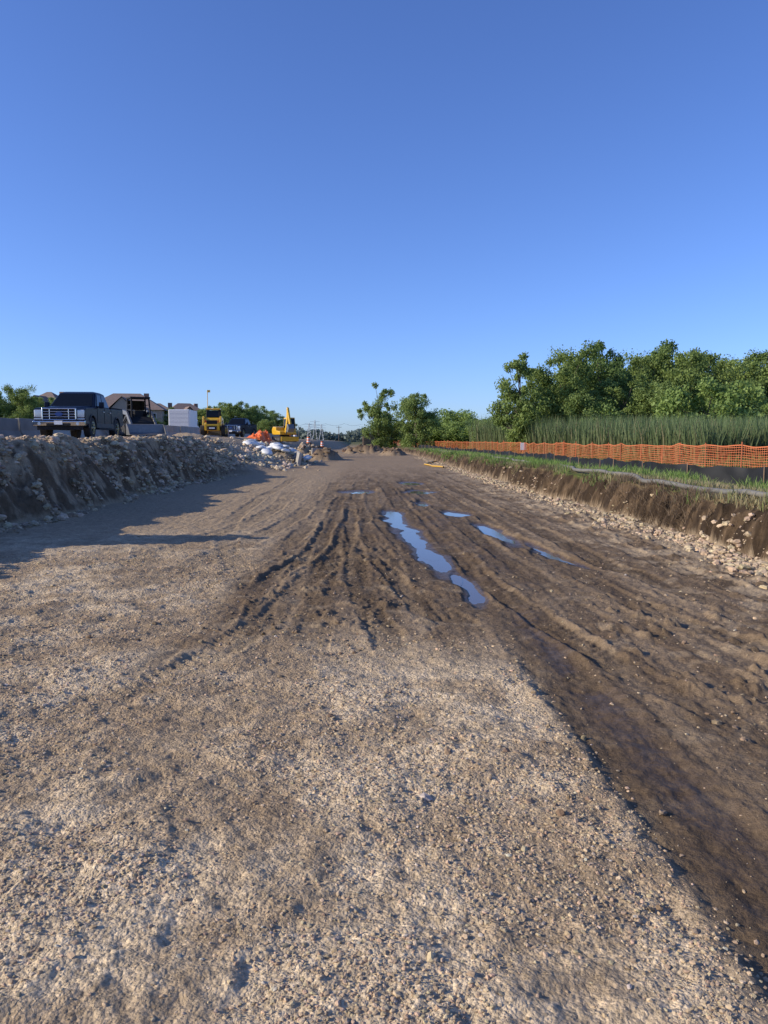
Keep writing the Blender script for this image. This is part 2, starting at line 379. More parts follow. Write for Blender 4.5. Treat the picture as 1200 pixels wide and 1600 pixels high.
scatter('spoil_clods',np.stack([xx,yy,zz],1),S,I2,rockcol(n,(.20,.155,.12),.6),seed=10)
# ------------------------------------------------------------ grass, reeds
def blades(name,x,y,h,w,cb,ct,lean=.25,seed=1,mat=M_grass,z=None):
    r=np.random.default_rng(seed); n=len(x)
    z=H(x,y)-.02 if z is None else z
    a=r.random(n)*2*np.pi; l=lean*h*r.random(n); la=r.random(n)*2*np.pi
    dx=np.cos(a)*w/2;dy=np.sin(a)*w/2; lx=np.cos(la)*l;ly=np.sin(la)*l
    B=np.stack([x,y,z],1)
    P=np.zeros((n,5,3)); D=np.stack([dx,dy,0*dx],1)
    mid=B+np.stack([lx*.35,ly*.35,h*.55],1); tip=B+np.stack([lx,ly,h],1)
    P[:,0]=B-D;P[:,1]=B+D;P[:,2]=mid+D*.8;P[:,3]=mid-D*.8;P[:,4]=tip
    F=(np.array([[0,1,2],[0,2,3],[3,2,4]])[None]+(np.arange(n)*5)[:,None,None]).reshape(-1,3)
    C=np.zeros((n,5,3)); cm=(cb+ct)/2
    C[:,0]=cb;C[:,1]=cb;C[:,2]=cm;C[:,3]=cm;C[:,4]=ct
    return obj(name,make_mesh(name,P.reshape(-1,3),F,[mat],C.reshape(-1,3)))
def gcol(n,a,b,t): 
    return np.array(a)[None]*(1-t[:,None])+np.array(b)[None]*t[:,None]
def fenceX(y): return np.interp(y,[20,32,55,110,165,260],[18.6,16.7,15.0,11.5,8.7,5.0])
n=75000
yy=40+68*rng.random(n)**1.7; xx=fenceX(yy)+2.5+rng.random(n)**1.15*62
keep=(xx<75)&(yy>42+1.5*fbm(xx*.4,yy*.4,2,220)); xx=xx[keep];yy=yy[keep];n=len(xx)
h=(2.75+.036*(yy-40))*(1+.13*fbm(xx*.35,yy*.35,3,221))*(.68+.36*rng.random(n))
t=rng.random(n)
cb=gcol(n,(.17,.15,.065),(.10,.13,.045),t); ct=gcol(n,(.085,.15,.050),(.19,.25,.11),rng.random(n))
dry=rng.random(n)<.08; ct[dry]=(.28,.23,.13)
blades('cattail_reeds',xx,yy,h,.06+.03*rng.random(n),cb,ct,.34,11)
yk=np.array([13,17,20.5,24,29,36,50,80,110]);xk=np.array([11.2,10.9,10.4,8.9,8.9,9.1,8.9,8.3,7.4])
n=26000
yy=18+95*rng.random(n)**1.6; x0=np.interp(yy,yk,xk)+.5; xx=x0+rng.random(n)*np.clip(fenceX(yy)+5-x0,1,40)
t=ss(-.3,.3,fbm(xx*.5,yy*.5,3,225)+.3*(rng.random(n)-.5))
fd=xx-fenceX(yy)
h=(.10+.22*rng.random(n))*(.6+.6*t)*(1+1.6*ss(.2,2.0,fd))
blades('meadow_grass',xx,yy,h,.03+.02*rng.random(n),gcol(n,(.18,.14,.065),(.07,.11,.03),t),gcol(n,(.32,.25,.13),(.15,.24,.06),t),.6,12)
n=75000
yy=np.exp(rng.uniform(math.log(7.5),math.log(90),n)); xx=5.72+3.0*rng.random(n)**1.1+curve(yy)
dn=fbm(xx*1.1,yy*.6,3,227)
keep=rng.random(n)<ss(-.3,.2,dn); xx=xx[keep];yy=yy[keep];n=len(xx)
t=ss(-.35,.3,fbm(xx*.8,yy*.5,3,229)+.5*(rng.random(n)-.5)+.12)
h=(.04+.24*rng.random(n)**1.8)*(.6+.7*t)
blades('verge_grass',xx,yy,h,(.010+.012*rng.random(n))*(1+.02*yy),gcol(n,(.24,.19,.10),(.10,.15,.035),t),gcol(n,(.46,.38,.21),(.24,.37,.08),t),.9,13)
n=13000
yy=np.exp(rng.uniform(math.log(7.5),math.log(50),n)); xx=5.45+.60*rng.random(n)
keep=rng.random(n)<ss(-.3,.2,fbm(yy*1.2,xx,3,231)); xx=xx[keep];yy=yy[keep];n=len(xx)
t=rng.random(n)
blades('dry_roots',xx,yy,(.04+.20*rng.random(n)),.008+.006*rng.random(n),gcol(n,(.10,.07,.045),(.2,.14,.09),t),gcol(n,(.36,.26,.15),(.14,.10,.06),t),2.0,14)

# ------------------------------------------------------------ trees
def tube(pts,rad,seg=7):
    V=[];F=[]
    pts=[Vector(p) for p in pts]
    for i,p in enumerate(pts):
        d=(pts[min(i+1,len(pts)-1)]-pts[max(i-1,0)]).normalized()
        a=d.orthogonal().normalized(); b_=d.cross(a)
        for j in range(seg):
            t=2*math.pi*j/seg; V.append(p+(a*math.cos(t)+b_*math.sin(t))*rad[i])
    for i in range(len(pts)-1):
        for j in range(seg):
            F.append((i*seg+j,i*seg+(j+1)%seg,(i+1)*seg+(j+1)%seg,(i+1)*seg+j))
    return np.array([v[:] for v in V]),np.array(F)
def tree_mesh(name,seed,h,rad,nclump,leaf,lpc,c0,c1,low=.12,shape=1.0,lobes=4):
    r=np.random.default_rng(seed); Vs=[];Fs=[];Cs=[];Ms=[];off=0
    def add(V,F,col,mi):
        nonlocal off
        Vs.append(V);Fs.append(F+off);off+=len(V);Cs.append(col);Ms.append(np.full(len(F),mi))
    tp=[(0,0,-.3)]
    for i in range(1,7): tp.append((r.normal()*.012*h*i/3,r.normal()*.012*h*i/3,h*.14*i))
    V,F=tube(tp,[h*.022*(1-.13*i) for i in range(7)],8); add(V,F,np.tile([.1,.08,.06],(len(V),1)),0)
    a0=r.uniform(0,6.28)
    lob=[(a0+6.28*q/max(1,lobes-1)+r.uniform(-.5,.5),r.uniform(.45,.8)*rad,r.uniform(.72,.96)*h,r.uniform(.42,.62)*rad) for q in range(lobes)]
    lob[0]=(lob[0][0],.12*rad,h,.6*rad)
    cl=[]
    for i in range(nclump):
        a,d,top,lr=lob[r.integers(0,lobes)]
        t=r.uniform(0,1)**.7; zz=h*low+(top-h*low)*t
        prof=math.sqrt(max(0,1-max(0,(t-.55)/.47)**2))*min(1,.55+t)
        rr=lr*prof*math.sqrt(r.random()); th=r.uniform(0,6.28)
        px=math.cos(a)*d*(.4+.6*min(1,t*1.4))+math.cos(th)*rr; py=math.sin(a)*d*(.4+.6*min(1,t*1.4))+math.sin(th)*rr
        cl.append((px,py,zz))
        if i%3==0:
            s=min(zz*.7,h*.75); q=s/(h*.84)*6; i0=min(5,int(q)); st=Vector(tp[i0]).lerp(Vector(tp[i0+1]),q-i0)
            e=Vector((px,py,zz)); md=st.lerp(e,.5)+Vector((0,0,-.03*h))
            V,F=tube([st,md,e],[h*.007,h*.0045,h*.0015],5); add(V,F,np.tile([.1,.08,.06],(len(V),1)),0)
    cl=np.array(cl); cr=rad*r.uniform(.11,.27,len(cl))
    n=nclump*lpc; ci=r.integers(0,len(cl),n)
    d=r.normal(size=(n,3)); d/=np.linalg.norm(d,axis=1,keepdims=True); rr=r.random(n)**.45
    P=cl[ci]+d*(rr*cr[ci])[:,None]*np.array([1.1,1.1,.95])*(.75+.7*r.random((n,1)))
    u_=r.normal(size=(n,3));u_/=np.linalg.norm(u_,axis=1,keepdims=True)
    w_=np.cross(u_,d+.6*r.normal(size=(n,3)));w_/=np.linalg.norm(w_,axis=1,keepdims=True)+1e-9
    sz=leaf*(.6+.8*r.random(n))[:,None]
    Q=np.stack([P-u_*sz*.55,P+w_*sz*.32,P+u_*sz*.55,P-w_*sz*.32],1).reshape(-1,3)
    F=np.arange(n*4).reshape(-1,4)
    ctint=r.random(len(cl))
    t=np.clip(.55*ctint[ci]+.45*r.random(n)+.15*(rr-.6),0,1)
    col=np.repeat(gcol(n,c0,c1,t),4,0)
    add(Q,F,col,1)
    return make_mesh(name,np.concatenate(Vs),np.concatenate(Fs),[M_bark,M_leaf],np.concatenate(Cs),False,np.concatenate(Ms))
G0=(.12,.175,.045);G1=(.29,.37,.10)
T=[tree_mesh('deciduous_tree_a',1,12,4.6,115,.26,230,G0,G1,.06,1,6),
   tree_mesh('deciduous_tree_b',2,11.5,4.0,100,.26,230,G0,G1,.06,1,5),
   tree_mesh('deciduous_tree_c',3,12,5.0,130,.26,220,(.095,.15,.04),(.22,.31,.085),.05,1,7),
   tree_mesh('deciduous_tree_d',4,10,4.0,95,.25,220,G0,(.32,.41,.12),.05,1,5),
   tree_mesh('deciduous_tree_e',5,10,3.2,75,.24,190,G0,G1,.06,1,5)]
bush=tree_mesh('round_bush',6,5.5,3.4,90,.24,210,(.16,.24,.06),(.33,.43,.12),.03,.9,5)
HC={}
def tree(k,px,Y,top,sc=1,rot=None,name='deciduous_tree',base=None):
    """px: metres right of the road axis per metre of distance"""
    X=px*Y; zb=float(H(np.array([X]),np.array([Y]))[0]) if base is None else base
    me=T[k] if isinstance(k,int) else k
    hh=max(v.co.z for v in me.vertices) if me.name not in HC else HC[me.name]; HC[me.name]=hh
    s=(top-zb)/hh
    return obj(name,me,(X,Y,zb),rng.random()*6.28 if rot is None else rot,(s*sc,s*sc,s))
eye=1.6
def P(px): return (px-575)/1200
def Z(py,Y): return eye+(690-py)/1200*Y
for k,px,Y,py,sc in [(4,812,80,550,.9),(0,882,82,534,.85),(4,852,92,560,1),(2,932,88,532,.8),(3,968,84,582,.95),(0,1000,90,540,.85),(2,1042,94,530,.85),(1,1072,86,543,.9),(4,1100,92,552,1.1),
   (0,1135,96,547,.9),(3,1165,90,562,1.0),(2,1195,94,547,.95),(1,1240,92,550,1.1),(3,1035,78,594,1.0),(4,980,80,594,1.1),(0,1290,95,545,1.1),(2,1340,95,550,1.1),(1,1165,84,590,1.0),(0,900,100,560,1.1),(2,1010,102,558,1.05),(0,1090,103,552,1.15),(3,910,79,607,1.1),(3,1130,80,602,1),(2,960,100,562,1.1)]:
    tree(k,P(px),Y,Z(py,Y),sc)
tree(bush,P(1110),72,Z(588,72),1.0,name='willow_tree')
for px,Y,py in [(945,80,620),(880,84,628),(1180,76,625),(840,86,632)]:
    tree(bush,P(px),Y,Z(py,Y),1.1,name='shrub')
tree(4,P(591),130,Z(597,130),.82,base=-.2); tree(4,P(612),136,Z(635,136),1.1,base=-.2)
tree(3,P(650),125,Z(613,125),.9,base=.2); tree(4,P(636),140,Z(640,140),1.1,base=.2)
for px,Y,py,sc in [(700,150,638,1.4),(672,150,652,1.3),(730,140,655,1.5),(760,125,652,1.4),(790,115,648,1.3),(745,150,660,1.6),(775,105,660,1.2)]:
    tree(bush,P(px),Y,Z(py,Y),sc,name='shrub')
for k,px,Y,py,sc in [(2,-5,100,610,1.0),(0,45,100,601,.9),(3,20,110,612,1.2),(1,-60,100,600,1.2),(3,70,130,620,1.1)]:
    tree(k,P(px),Y,Z(py,Y),sc)
for px,Y,py,sc in [(225,175,632,1.2),(250,150,632,1.2),(272,160,636,1.2),(300,160,640,1.2),(335,160,634,1.1),(357,150,629,1.0),(380,150,627,1.0),(403,155,633,1.0),(425,165,641,1.1),(442,180,650,1.2),(240,120,648,1.1),(290,130,652,1.1),(415,140,655,1.2),(345,145,645,1.2)]:
    tree(3 if int(px)%2 else 2,P(px),Y,Z(py,Y),sc*1.1)
n=26000
xx=rng.uniform(-420,520,n); yy=rng.uniform(560,640,n)
top=(9+6*fbm(xx*.03,yy*.03,3,301)+3*fbm(xx*.15,yy*.1,2,303))
zz=top*rng.random(n)**.7
u_=rng.normal(size=(n,3));u_/=np.linalg.norm(u_,axis=1,keepdims=True);w_=np.cross(u_,rng.normal(size=(n,3)));w_/=np.linalg.norm(w_,axis=1,keepdims=True)
Pp=np.stack([xx,yy,zz],1); sz=1.9
Q=np.stack([Pp-u_*sz,Pp+w_*sz*.7,Pp+u_*sz,Pp-w_*sz*.7],1).reshape(-1,3)
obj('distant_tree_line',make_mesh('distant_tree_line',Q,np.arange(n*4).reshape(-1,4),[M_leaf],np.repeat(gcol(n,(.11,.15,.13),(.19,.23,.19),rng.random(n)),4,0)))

# ------------------------------------------------------------ part helpers
def empty(name,loc,rot=0):
    e=link(bpy.data.objects.new(name,None)); e.location=loc; e.rotation_euler=(0,0,rot); e.empty_display_size=.2; return e
def part(par,name,V,F,mat,bev=0,smooth=False,seg=2):
    me=bpy.data.meshes.new(name); me.from_pydata([tuple(v) for v in V],[],[tuple(f) for f in F]); me.materials.append(mat)
    bm=bmesh.new(); bm.from_mesh(me); bmesh.ops.recalc_face_normals(bm,faces=bm.faces); bm.to_mesh(me); bm.free()
    o=link(bpy.data.objects.new(name,me)); o.parent=par
    if bev:
        b_=o.modifiers.new('b','BEVEL'); b_.width=bev; b_.segments=seg; b_.limit_method='ANGLE'; b_.angle_limit=R(25)
        for p in me.polygons: p.use_smooth=True
        w=o.modifiers.new('n','WEIGHTED_NORMAL')
    elif smooth:
        for p in me.polygons: p.use_smooth=True
    return o
BF=[(0,1,3,2),(4,6,7,5),(0,4,5,1),(2,3,7,6),(0,2,6,4),(1,5,7,3)]
def box(par,name,c,s,mat,bev=0,rot=(0,0,0)):
    V=[(sx*s[0]/2,sy*s[1]/2,sz*s[2]/2) for sx in(-1,1) for sy in(-1,1) for sz in(-1,1)]
    o=part(par,name,V,BF,mat,bev); o.location=c; o.rotation_euler=rot; return o
def prism(par,name,poly,y0,y1,mat,bev=0):
    n=len(poly); V=[(p[0],y0,p[1]) for p in poly]+[(p[0],y1,p[1]) for p in poly]
    F=[tuple(range(n)),tuple(range(2*n-1,n-1,-1))]+[(i,(i+1)%n,n+(i+1)%n,n+i) for i in range(n)]
    return part(par,name,V,F,mat,bev)
def cyl(par,name,c,r,d,axis,mat,seg=24,r2=None,bev=0):
    r2=r if r2 is None else r2; V=[];F=[]
    for s,rr in((-d/2,r),(d/2,r2)):
        for i in range(seg):
            a=2*math.pi*i/seg; p=(math.cos(a)*rr,math.sin(a)*rr)
            V.append({'x':(s,p[0],p[1]),'y':(p[0],s,p[1]),'z':(p[0],p[1],s)}[axis])
    F=[tuple(range(seg)),tuple(range(2*seg-1,seg-1,-1))]+[(i,(i+1)%seg,seg+(i+1)%seg,seg+i) for i in range(seg)]
    o=part(par,name,V,F,mat,bev); o.location=c; return o
def hexa(par,name,lo,hi,mat,bev=0):
    V=list(lo)+list(hi); F=[(0,1,2,3),(7,6,5,4)]+[(i,(i+1)%4,4+(i+1)%4,4+i) for i in range(4)]
    return part(par,name,V,F,mat,bev)
def quad(par,name,pts,mat):
    return part(par,name,pts,[tuple(range(len(pts)))],mat)
def rod(par,name,pts,r,mat,seg=8):
    V,F=tube(pts,[r]*len(pts),seg); F=[tuple(f) for f in F]+[tuple(range(seg)),tuple(range(len(V)-1,len(V)-1-seg,-1))]
    return part(par,name,V,F,mat,0,False)
K_black=simple('black_paint',(.007,.012,.026),.34,0,0,.05,spec=.10)
K_navy=simple('dark_blue_paint',(.008,.014,.03),.42,0,0,.05,spec=.07)
K_silver=simple('silver_trim',(.10,.095,.085),.6,.1,0,.05,spec=.2)
K_chrome=simple('chrome',(.62,.62,.63),.18,1,0,.02)
K_glass=simple('tinted_glass',(.006,.007,.008),.08,0,0,.02,spec=.22)
K_tire=simple('tyre_rubber',(.025,.024,.023),.85)
K_lamp=simple('headlamp_lens',(.5,.52,.55),.15,.3,.5,.03)
K_dark=simple('dark_plastic',(.02,.02,.022),.7,spec=.2)
K_white=simple('white_paint',(.78,.78,.77),.5)
K_yel=simple('yellow_paint',(.70,.40,.02),.42,0,.4,.08)
K_conc=simple('concrete',(.36,.33,.28),.9,noise=.22,scale=1.5)
K_steel=simple('steel_grey',(.20,.20,.20),.5,.6)
K_red=simple('red_lens',(.4,.02,.015),.3)
K_orange=simple('orange_plastic',(.85,.17,.03),.55)
K_blue=simple('blue_badge',(.02,.05,.2),.3)
K_wood=simple('weathered_wood',(.30,.19,.11),.85,noise=.2,scale=3)
def gz(X,Y): return float(H(np.array([X]),np.array([Y]))[0])
def wheel(par,name,x,y,r,w,rim=K_chrome):
    cyl(par,name+'_tyre',(x,y,r),r,w,'y',K_tire,28,bev=.03)
    s=1 if y>0 else -1
    cyl(par,name+'_rim',(x,y+s*(w/2+.003),r),r*.60,.02,'y',rim,20)
    cyl(par,name+'_well',(x,y+s*(w/2+.016),r),r*.48,.012,'y',K_dark,20)
    for i in range(6):
        a=math.pi*2*i/6
        box(par,name+'_spoke_%d'%i,(x+math.cos(a)*r*.28,y+s*(w/2+.026),r+math.sin(a)*r*.28),(r*.5,.02,r*.16),rim,0,(0,-a,0))
    cyl(par,name+'_hub',(x,y+s*(w/2+.034),r),r*.14,.03,'y',rim,12)
def pickup(loc,rot,paint,lower,name='pickup_truck'):
    e=empty(name,loc,rot); r=.42; fx,rx=1.93,-1.78
    def arc(cx,R0): return [(cx+R0*math.cos(a),r+R0*math.sin(a)) for a in np.linspace(math.pi,0,11)]
    bot=[(-2.9,.62),(-2.35,.50)]+arc(rx,.50)+[(fx-.52,.42)]+arc(fx,.50)+[(2.55,.50),(2.86,.55)]
    top=[(2.92,.85),(2.90,1.08),(2.75,1.17),(1.30,1.27),(-.86,1.27),(-.90,1.29),(-2.88,1.31)]
    prism(e,'body',bot+top,-.97,.97,paint,.045)
    for s in(-1,1):
        band=[(rx+.53,.44),(fx-.53,.44),(fx-.53,.62),(rx+.50,.62)]
        y0,y1=(.968,.985) if s>0 else (-.985,-.968)
        prism(e,'lower_band',band,y0,y1,lower)
        prism(e,'front_band',[(fx+.53,.56),(2.85,.60),(2.88,.68),(fx+.48,.68)],y0,y1,lower)
        prism(e,'rear_band',[(-2.88,.62),(rx-.53,.56),(rx-.50,.68),(-2.88,.70)],y0,y1,lower)
        for cx in(fx,rx):
            o=[(cx+.50*math.cos(a),r+.50*math.sin(a)) for a in np.linspace(0,math.pi,13)]+[(cx+.54*math.cos(a),r+.54*math.sin(a)) for a in np.linspace(math.pi,0,13)]
            prism(e,'arch_lip',o,*( (.965,1.0) if s>0 else (-1.0,-.965)),K_dark if lower is paint else lower)
        prism(e,'running_board',[(rx+.6,.36),(fx-.6,.36),(fx-.6,.42),(rx+.6,.42)],*((.90,1.06) if s>0 else (-1.06,-.90)),K_dark)
        for xs in(1.22,.18,-.86): box(e,'door_seam',(xs,s*.9735,.93),(.014,.01,.66),K_dark)
        for xs in(.34,-.66): box(e,'door_handle',(xs,s*.985,1.10),(.2,.04,.035),K_chrome,.01)
    hexa(e,'hood',[(2.80,-.62,1.10),(2.80,.62,1.10),(1.25,.80,1.22),(1.25,-.80,1.22)],[(2.66,-.56,1.22),(2.66,.56,1.22),(1.30,.74,1.325),(1.30,-.74,1.325)],paint,.03)
    lo=[(1.42,-.92,1.25),(1.42,.92,1.25),(-.92,.92,1.25),(-.92,-.92,1.25)]
    hi=[(.55,-.72,1.90),(.55,.72,1.90),(-.72,.72,1.90),(-.72,-.72,1.90)]
    hexa(e,'cab',lo,hi,paint,.06)
    hexa(e,'roof',[(.52,-.70,1.89),(.52,.70,1.89),(-.70,.70,1.89),(-.70,-.70,1.89)],[(.30,-.58,1.955),(.30,.58,1.955),(-.55,.58,1.955),(-.55,-.58,1.955)],paint,.03)
    def lp(a,b_,t): return tuple(a[i]+(b_[i]-a[i])*t for i in range(3))
    d=.012
    def ws(u,v):
        a=lp(lo[0],lo[1],u); b_=lp(hi[0],hi[1],u); p=lp(a,b_,v); return (p[0]+d*.6,p[1],p[2]+d*.8)
    quad(e,'windscreen',[ws(.06,.08),ws(.94,.08),ws(.93,.9),ws(.07,.9)],K_glass)
    for s in(-1,1):
        A,B=(lo[1],lo[2]) if s>0 else (lo[0],lo[3]); C,D=(hi[1],hi[2]) if s>0 else (hi[0],hi[3])
        def sw(u,v):
            p=lp(lp(A,B,u),lp(C,D,u),v); return (p[0],p[1]+s*.014,p[2]+.004)
        quad(e,'front_window',[sw(.14,.10),sw(.47,.10),sw(.47,.86),sw(.10,.86)],K_glass)
        quad(e,'rear_window',[sw(.52,.10),sw(.93,.10),sw(.91,.86),sw(.52,.86)],K_glass)
        box(e,'mirror',(1.02,s*1.09,1.36),(.14,.20,.26),paint,.03); box(e,'mirror_arm',(1.04,s*.97,1.30),(.06,.14,.05),K_dark)
    quad(e,'back_glass',[(-.92+.03,-.7,1.4),(-.92+.03,.7,1.4),(-.79,.62,1.8),(-.79,-.62,1.8)],K_glass)
    box(e,'bed_interior',(-1.9,0,1.316),(1.86,1.72,.02),K_dark)
    for s in(-1,1): box(e,'bed_rail',(-1.9,s*.91,1.335),(1.96,.10,.05),K_dark,.01)
    box(e,'tailgate',(-2.915,0,.98),(.05,1.6,.58),paint,.02)
    for s in(-1,1): box(e,'tail_lamp',(-2.91,s*.88,1.0),(.06,.14,.46),K_red,.02)
    box(e,'grille_back',(2.90,0,.93),(.06,1.20,.40),K_dark)
    box(e,'grille_frame_top',(2.93,0,1.145),(.10,1.30,.05),K_chrome,.02); box(e,'grille_frame_bottom',(2.93,0,.72),(.10,1.26,.04),K_chrome,.02)
    for s in(-1,1): box(e,'grille_frame_side',(2.93,s*.63,.93),(.10,.05,.42),K_chrome,.02)
    for zz in(.83,.93,1.03): box(e,'grille_bar',(2.945,0,zz),(.05,1.2,.025),K_chrome,.01)
    for yy_ in(-.36,.36): box(e,'grille_post',(2.94,yy_,.93),(.05,.03,.40),K_chrome,.012)
    o=cyl(e,'badge',(2.975,0,.93),.09,.03,'x',K_blue,20); o.scale=(1,1.7,.8)
    for s in(-1,1):
        box(e,'headlamp',(2.86,s*.81,.95),(.14,.28,.30),K_lamp,.03); box(e,'indicator',(2.87,s*.81,.745),(.12,.28,.05),K_lamp,.01)
    prism(e,'front_bumper',[(2.80,.46),(3.04,.48),(3.07,.66),(2.86,.70)],-.98,.98,K_chrome,.03)
    box(e,'air_dam',(2.88,0,.40),(.18,1.7,.16),K_dark,.02)
    box(e,'bumper_intake',(3.065,0,.53),(.02,.9,.09),K_dark)
    box(e,'licence_plate',(3.075,0,.60),(.015,.31,.15),K_white)
    for s in(-1,1): cyl(e,'fog_lamp',(3.06,s*.72,.56),.06,.03,'x',K_lamp,14)
    box(e,'rear_bumper',(-2.98,0,.62),(.16,1.9,.18),K_chrome,.03)
    for x_ in(fx,rx):
        for s in(-1,1): wheel(e,'wheel',x_,s*.84,r,.27)
    box(e,'underbody',(0,0,.5),(5.0,1.3,.18),K_dark)
    return e
def place(X,Y,dz=0): return (X,Y,gz(X,Y)+dz)
pickup(place(-12.15,33.2,.03),R(-90+3.5),K_black,K_silver)
pickup(place(-13.2,80,.05),R(-90-8),K_navy,K_navy)

def loader(loc,rot,paint,tracks,name):
    e=empty(name,loc,rot); fr=K_dark; arm=K_steel if tracks else paint
    if tracks:
        for s in(-1,1):
            prism(e,'track',[(-.95,.12),(-.75,0),(.75,0),(.95,.12),(.95,.35),(.6,.62),(-.7,.66),(-.98,.42)],*((.55,.95) if s>0 else (-.95,-.55)),K_tire,.05)
            for x_ in(-.6,-.2,.2,.6): cyl(e,'track_roller',(x_,s*.965,.2),.12,.04,'y',K_steel,14)
            for i in range(9): box(e,'track_grouser',(-.8+.2*i,s*.75,-.0),(.04,.42,.04),K_dark)
    else:
        for x_ in(-.6,.6):
            for s in(-1,1): wheel(e,'wheel',x_,s*.78,.42,.30,K_yel)
    prism(e,'chassis',[(-1.25,.42),(.9,.38),(.95,.75),(.4,1.05),(-1.2,1.15),(-1.32,.9)],-.55,.55,paint,.04)
    prism(e,'engine_hood',[(-1.30,.9),(-.35,1.0),(-.35,1.42),(-1.15,1.34)],-.52,.52,paint,.05)
    box(e,'rear_grille',(-1.30,0,1.02),(.06,.8,.34),K_dark,.01,(0,R(-8),0))
    for s in(-1,1): box(e,'tail_lamp',(-1.31,s*.46,1.1),(.05,.08,.14),K_red)
    for s in(-1,1):
        for x_,x2 in((.62,.45),(-.42,-.38)): rod(e,'cab_post',[(x_,s*.50,.95),(x2,s*.46,2.02)],.045,fr)
        if tracks:
            for zz in(1.2,1.45,1.7): rod(e,'side_bar',[(.55,s*.49,zz),(-.4,s*.49,zz)],.018,fr,5)
        else: quad(e,'side_screen',[(.55,s*.49,1.0),(-.38,s*.49,1.0),(-.35,s*.46,1.95),(.42,s*.46,1.95)],K_glass)
    box(e,'cab_roof',(.03,0,2.07),(1.0,1.06,.10),paint if not tracks else K_dark,.03)
    if not tracks: quad(e,'front_glass',[(.62,-.44,1.0),(.62,.44,1.0),(.46,.42,1.95),(.46,-.42,1.95)],K_glass)
    quad(e,'rear_glass',[(-.44,-.44,1.45),(-.44,.44,1.45),(-.40,.42,1.95),(-.40,-.42,1.95)],K_glass)
    box(e,'seat',(-.1,0,1.15),(.45,.45,.5),K_dark,.04)
    for s in(-1,1):
        prism(e,'lift_arm',[(-1.25,1.25),(-1.1,1.5),(.2,1.35),(1.05,.75),(1.35,.35),(1.22,.22),(.95,.55),(.1,1.15),(-1.0,1.25)],*((.58,.70) if s>0 else (-.70,-.58)),arm,.02)
        rod(e,'lift_cylinder',[(-.9,s*.64,.75),(.25,s*.64,1.18)],.045,K_steel)
        prism(e,'rear_tower',[(-1.3,.8),(-1.0,.8),(-.98,1.4),(-1.22,1.45)],*((.56,.72) if s>0 else (-.72,-.56)),paint,.02)
    prism(e,'bucket',[(1.25,.08),(2.05,.06),(2.08,.10),(1.50,.20),(1.42,.62),(1.30,.66)],-.95,.95,K_steel,.01)
    for s in(-1,1): prism(e,'bucket_side',[(1.25,.08),(2.05,.06),(1.75,.42),(1.40,.66),(1.28,.66)],*((.93,.96) if s>0 else (-.96,-.93)),K_steel)
    return e
l1=loader(place(-13.4,45.5,.04),R(-60),K_dark,True,'compact_track_loader'); l1.scale=(1.08,1.08,1.08)
l2=loader(place(-11.9,60,.05),R(95),K_yel,False,'skid_steer_loader')
box(l2,'rear_panel',(-1.36,0,.60),(.06,.72,.30),K_dark,.01)
box(l2,'rear_panel_mark',(-1.395,.0,.60),(.01,.42,.08),K_white)
rod(l2,'beacon_pole',[(-.35,.40,2.1),(-.35,.40,3.5)],.025,K_yel)
box(l2,'beacon_flag',(-.35,.30,3.42),(.02,.22,.18),K_yel)

def excavator(loc,rot,swing=0):
    e=empty('mini_excavator',loc,rot)
    for s in(-1,1):
        prism(e,'track',[(-1.2,.15),(-1.0,0),(1.0,0),(1.2,.15),(1.2,.4),(1.0,.55),(-1.0,.55),(-1.2,.4)],*((.55,.95) if s>0 else (-.95,-.55)),K_tire,.05)
        for x_ in(-.9,-.45,0,.45,.9): cyl(e,'roller',(x_,s*.965,.26),.15,.04,'y',K_steel,14)
    box(e,'undercarriage',(0,0,.42),(1.2,1.1,.3),K_dark,.03)
    cyl(e,'slew_ring',(0,0,.62),.5,.14,'z',K_dark,24)
    prism(e,'house',[(-1.2,.70),(1.0,.70),(1.0,1.05),(-.1,1.15),(-.1,1.5),(-1.0,1.55),(-1.28,1.25)],-.9,.9,K_yel,.07)
    hexa(e,'cab',[(.95,0.0,1.05),(.95,.88,1.05),(-.35,.88,1.05),(-.35,0.0,1.05)],[(.75,.04,2.45),(.75,.84,2.45),(-.3,.84,2.45),(-.3,.04,2.45)],K_yel,.05)
    quad(e,'cab_side_glass',[(.82,.885,1.35),(-.22,.885,1.35),(-.2,.855,2.3),(.66,.855,2.3)],K_glass)
    quad(e,'cab_front_glass',[(.93,.1,1.35),(.93,.78,1.35),(.79,.76,2.35),(.79,.12,2.35)],K_glass)
    quad(e,'cab_inner_glass',[(.82,-.01,1.35),(-.22,-.005,1.35),(-.2,.025,2.3),(.66,.025,2.3)],K_glass)
    quad(e,'cab_rear_glass',[(-.365,.1,1.6),(-.365,.78,1.6),(-.325,.76,2.3),(-.325,.12,2.3)],K_glass)
    prism(e,'boom',[(.9,.85),(1.15,.85),(1.75,2.2),(1.85,3.0),(1.70,3.35),(1.50,3.3),(1.52,2.95),(1.4,2.3)],-.38,-.16,K_yel,.03)
    prism(e,'stick',[(1.47,3.45),(1.70,3.4),(2.35,1.75),(2.2,1.6),(2.02,1.7)],-.36,-.18,K_yel,.03)
    prism(e,'bucket',[(2.05,1.70),(2.35,1.75),(2.55,1.3),(2.35,.95),(2.0,.95),(1.8,1.1),(2.1,1.25)],-.6,.05,K_steel,.02)
    rod(e,'boom_cylinder',[(1.1,-.27,.75),(1.65,-.27,2.1)],.06,K_steel); rod(e,'stick_cylinder',[(1.47,-.27,2.6),(1.6,-.27,3.4)],.05,K_steel)
    prism(e,'blade',[(1.35,.05),(1.45,.05),(1.5,.5),(1.38,.5)],-.95,.95,K_yel,.02)
    return e
excavator(place(-8.5,79,.25),R(-62))

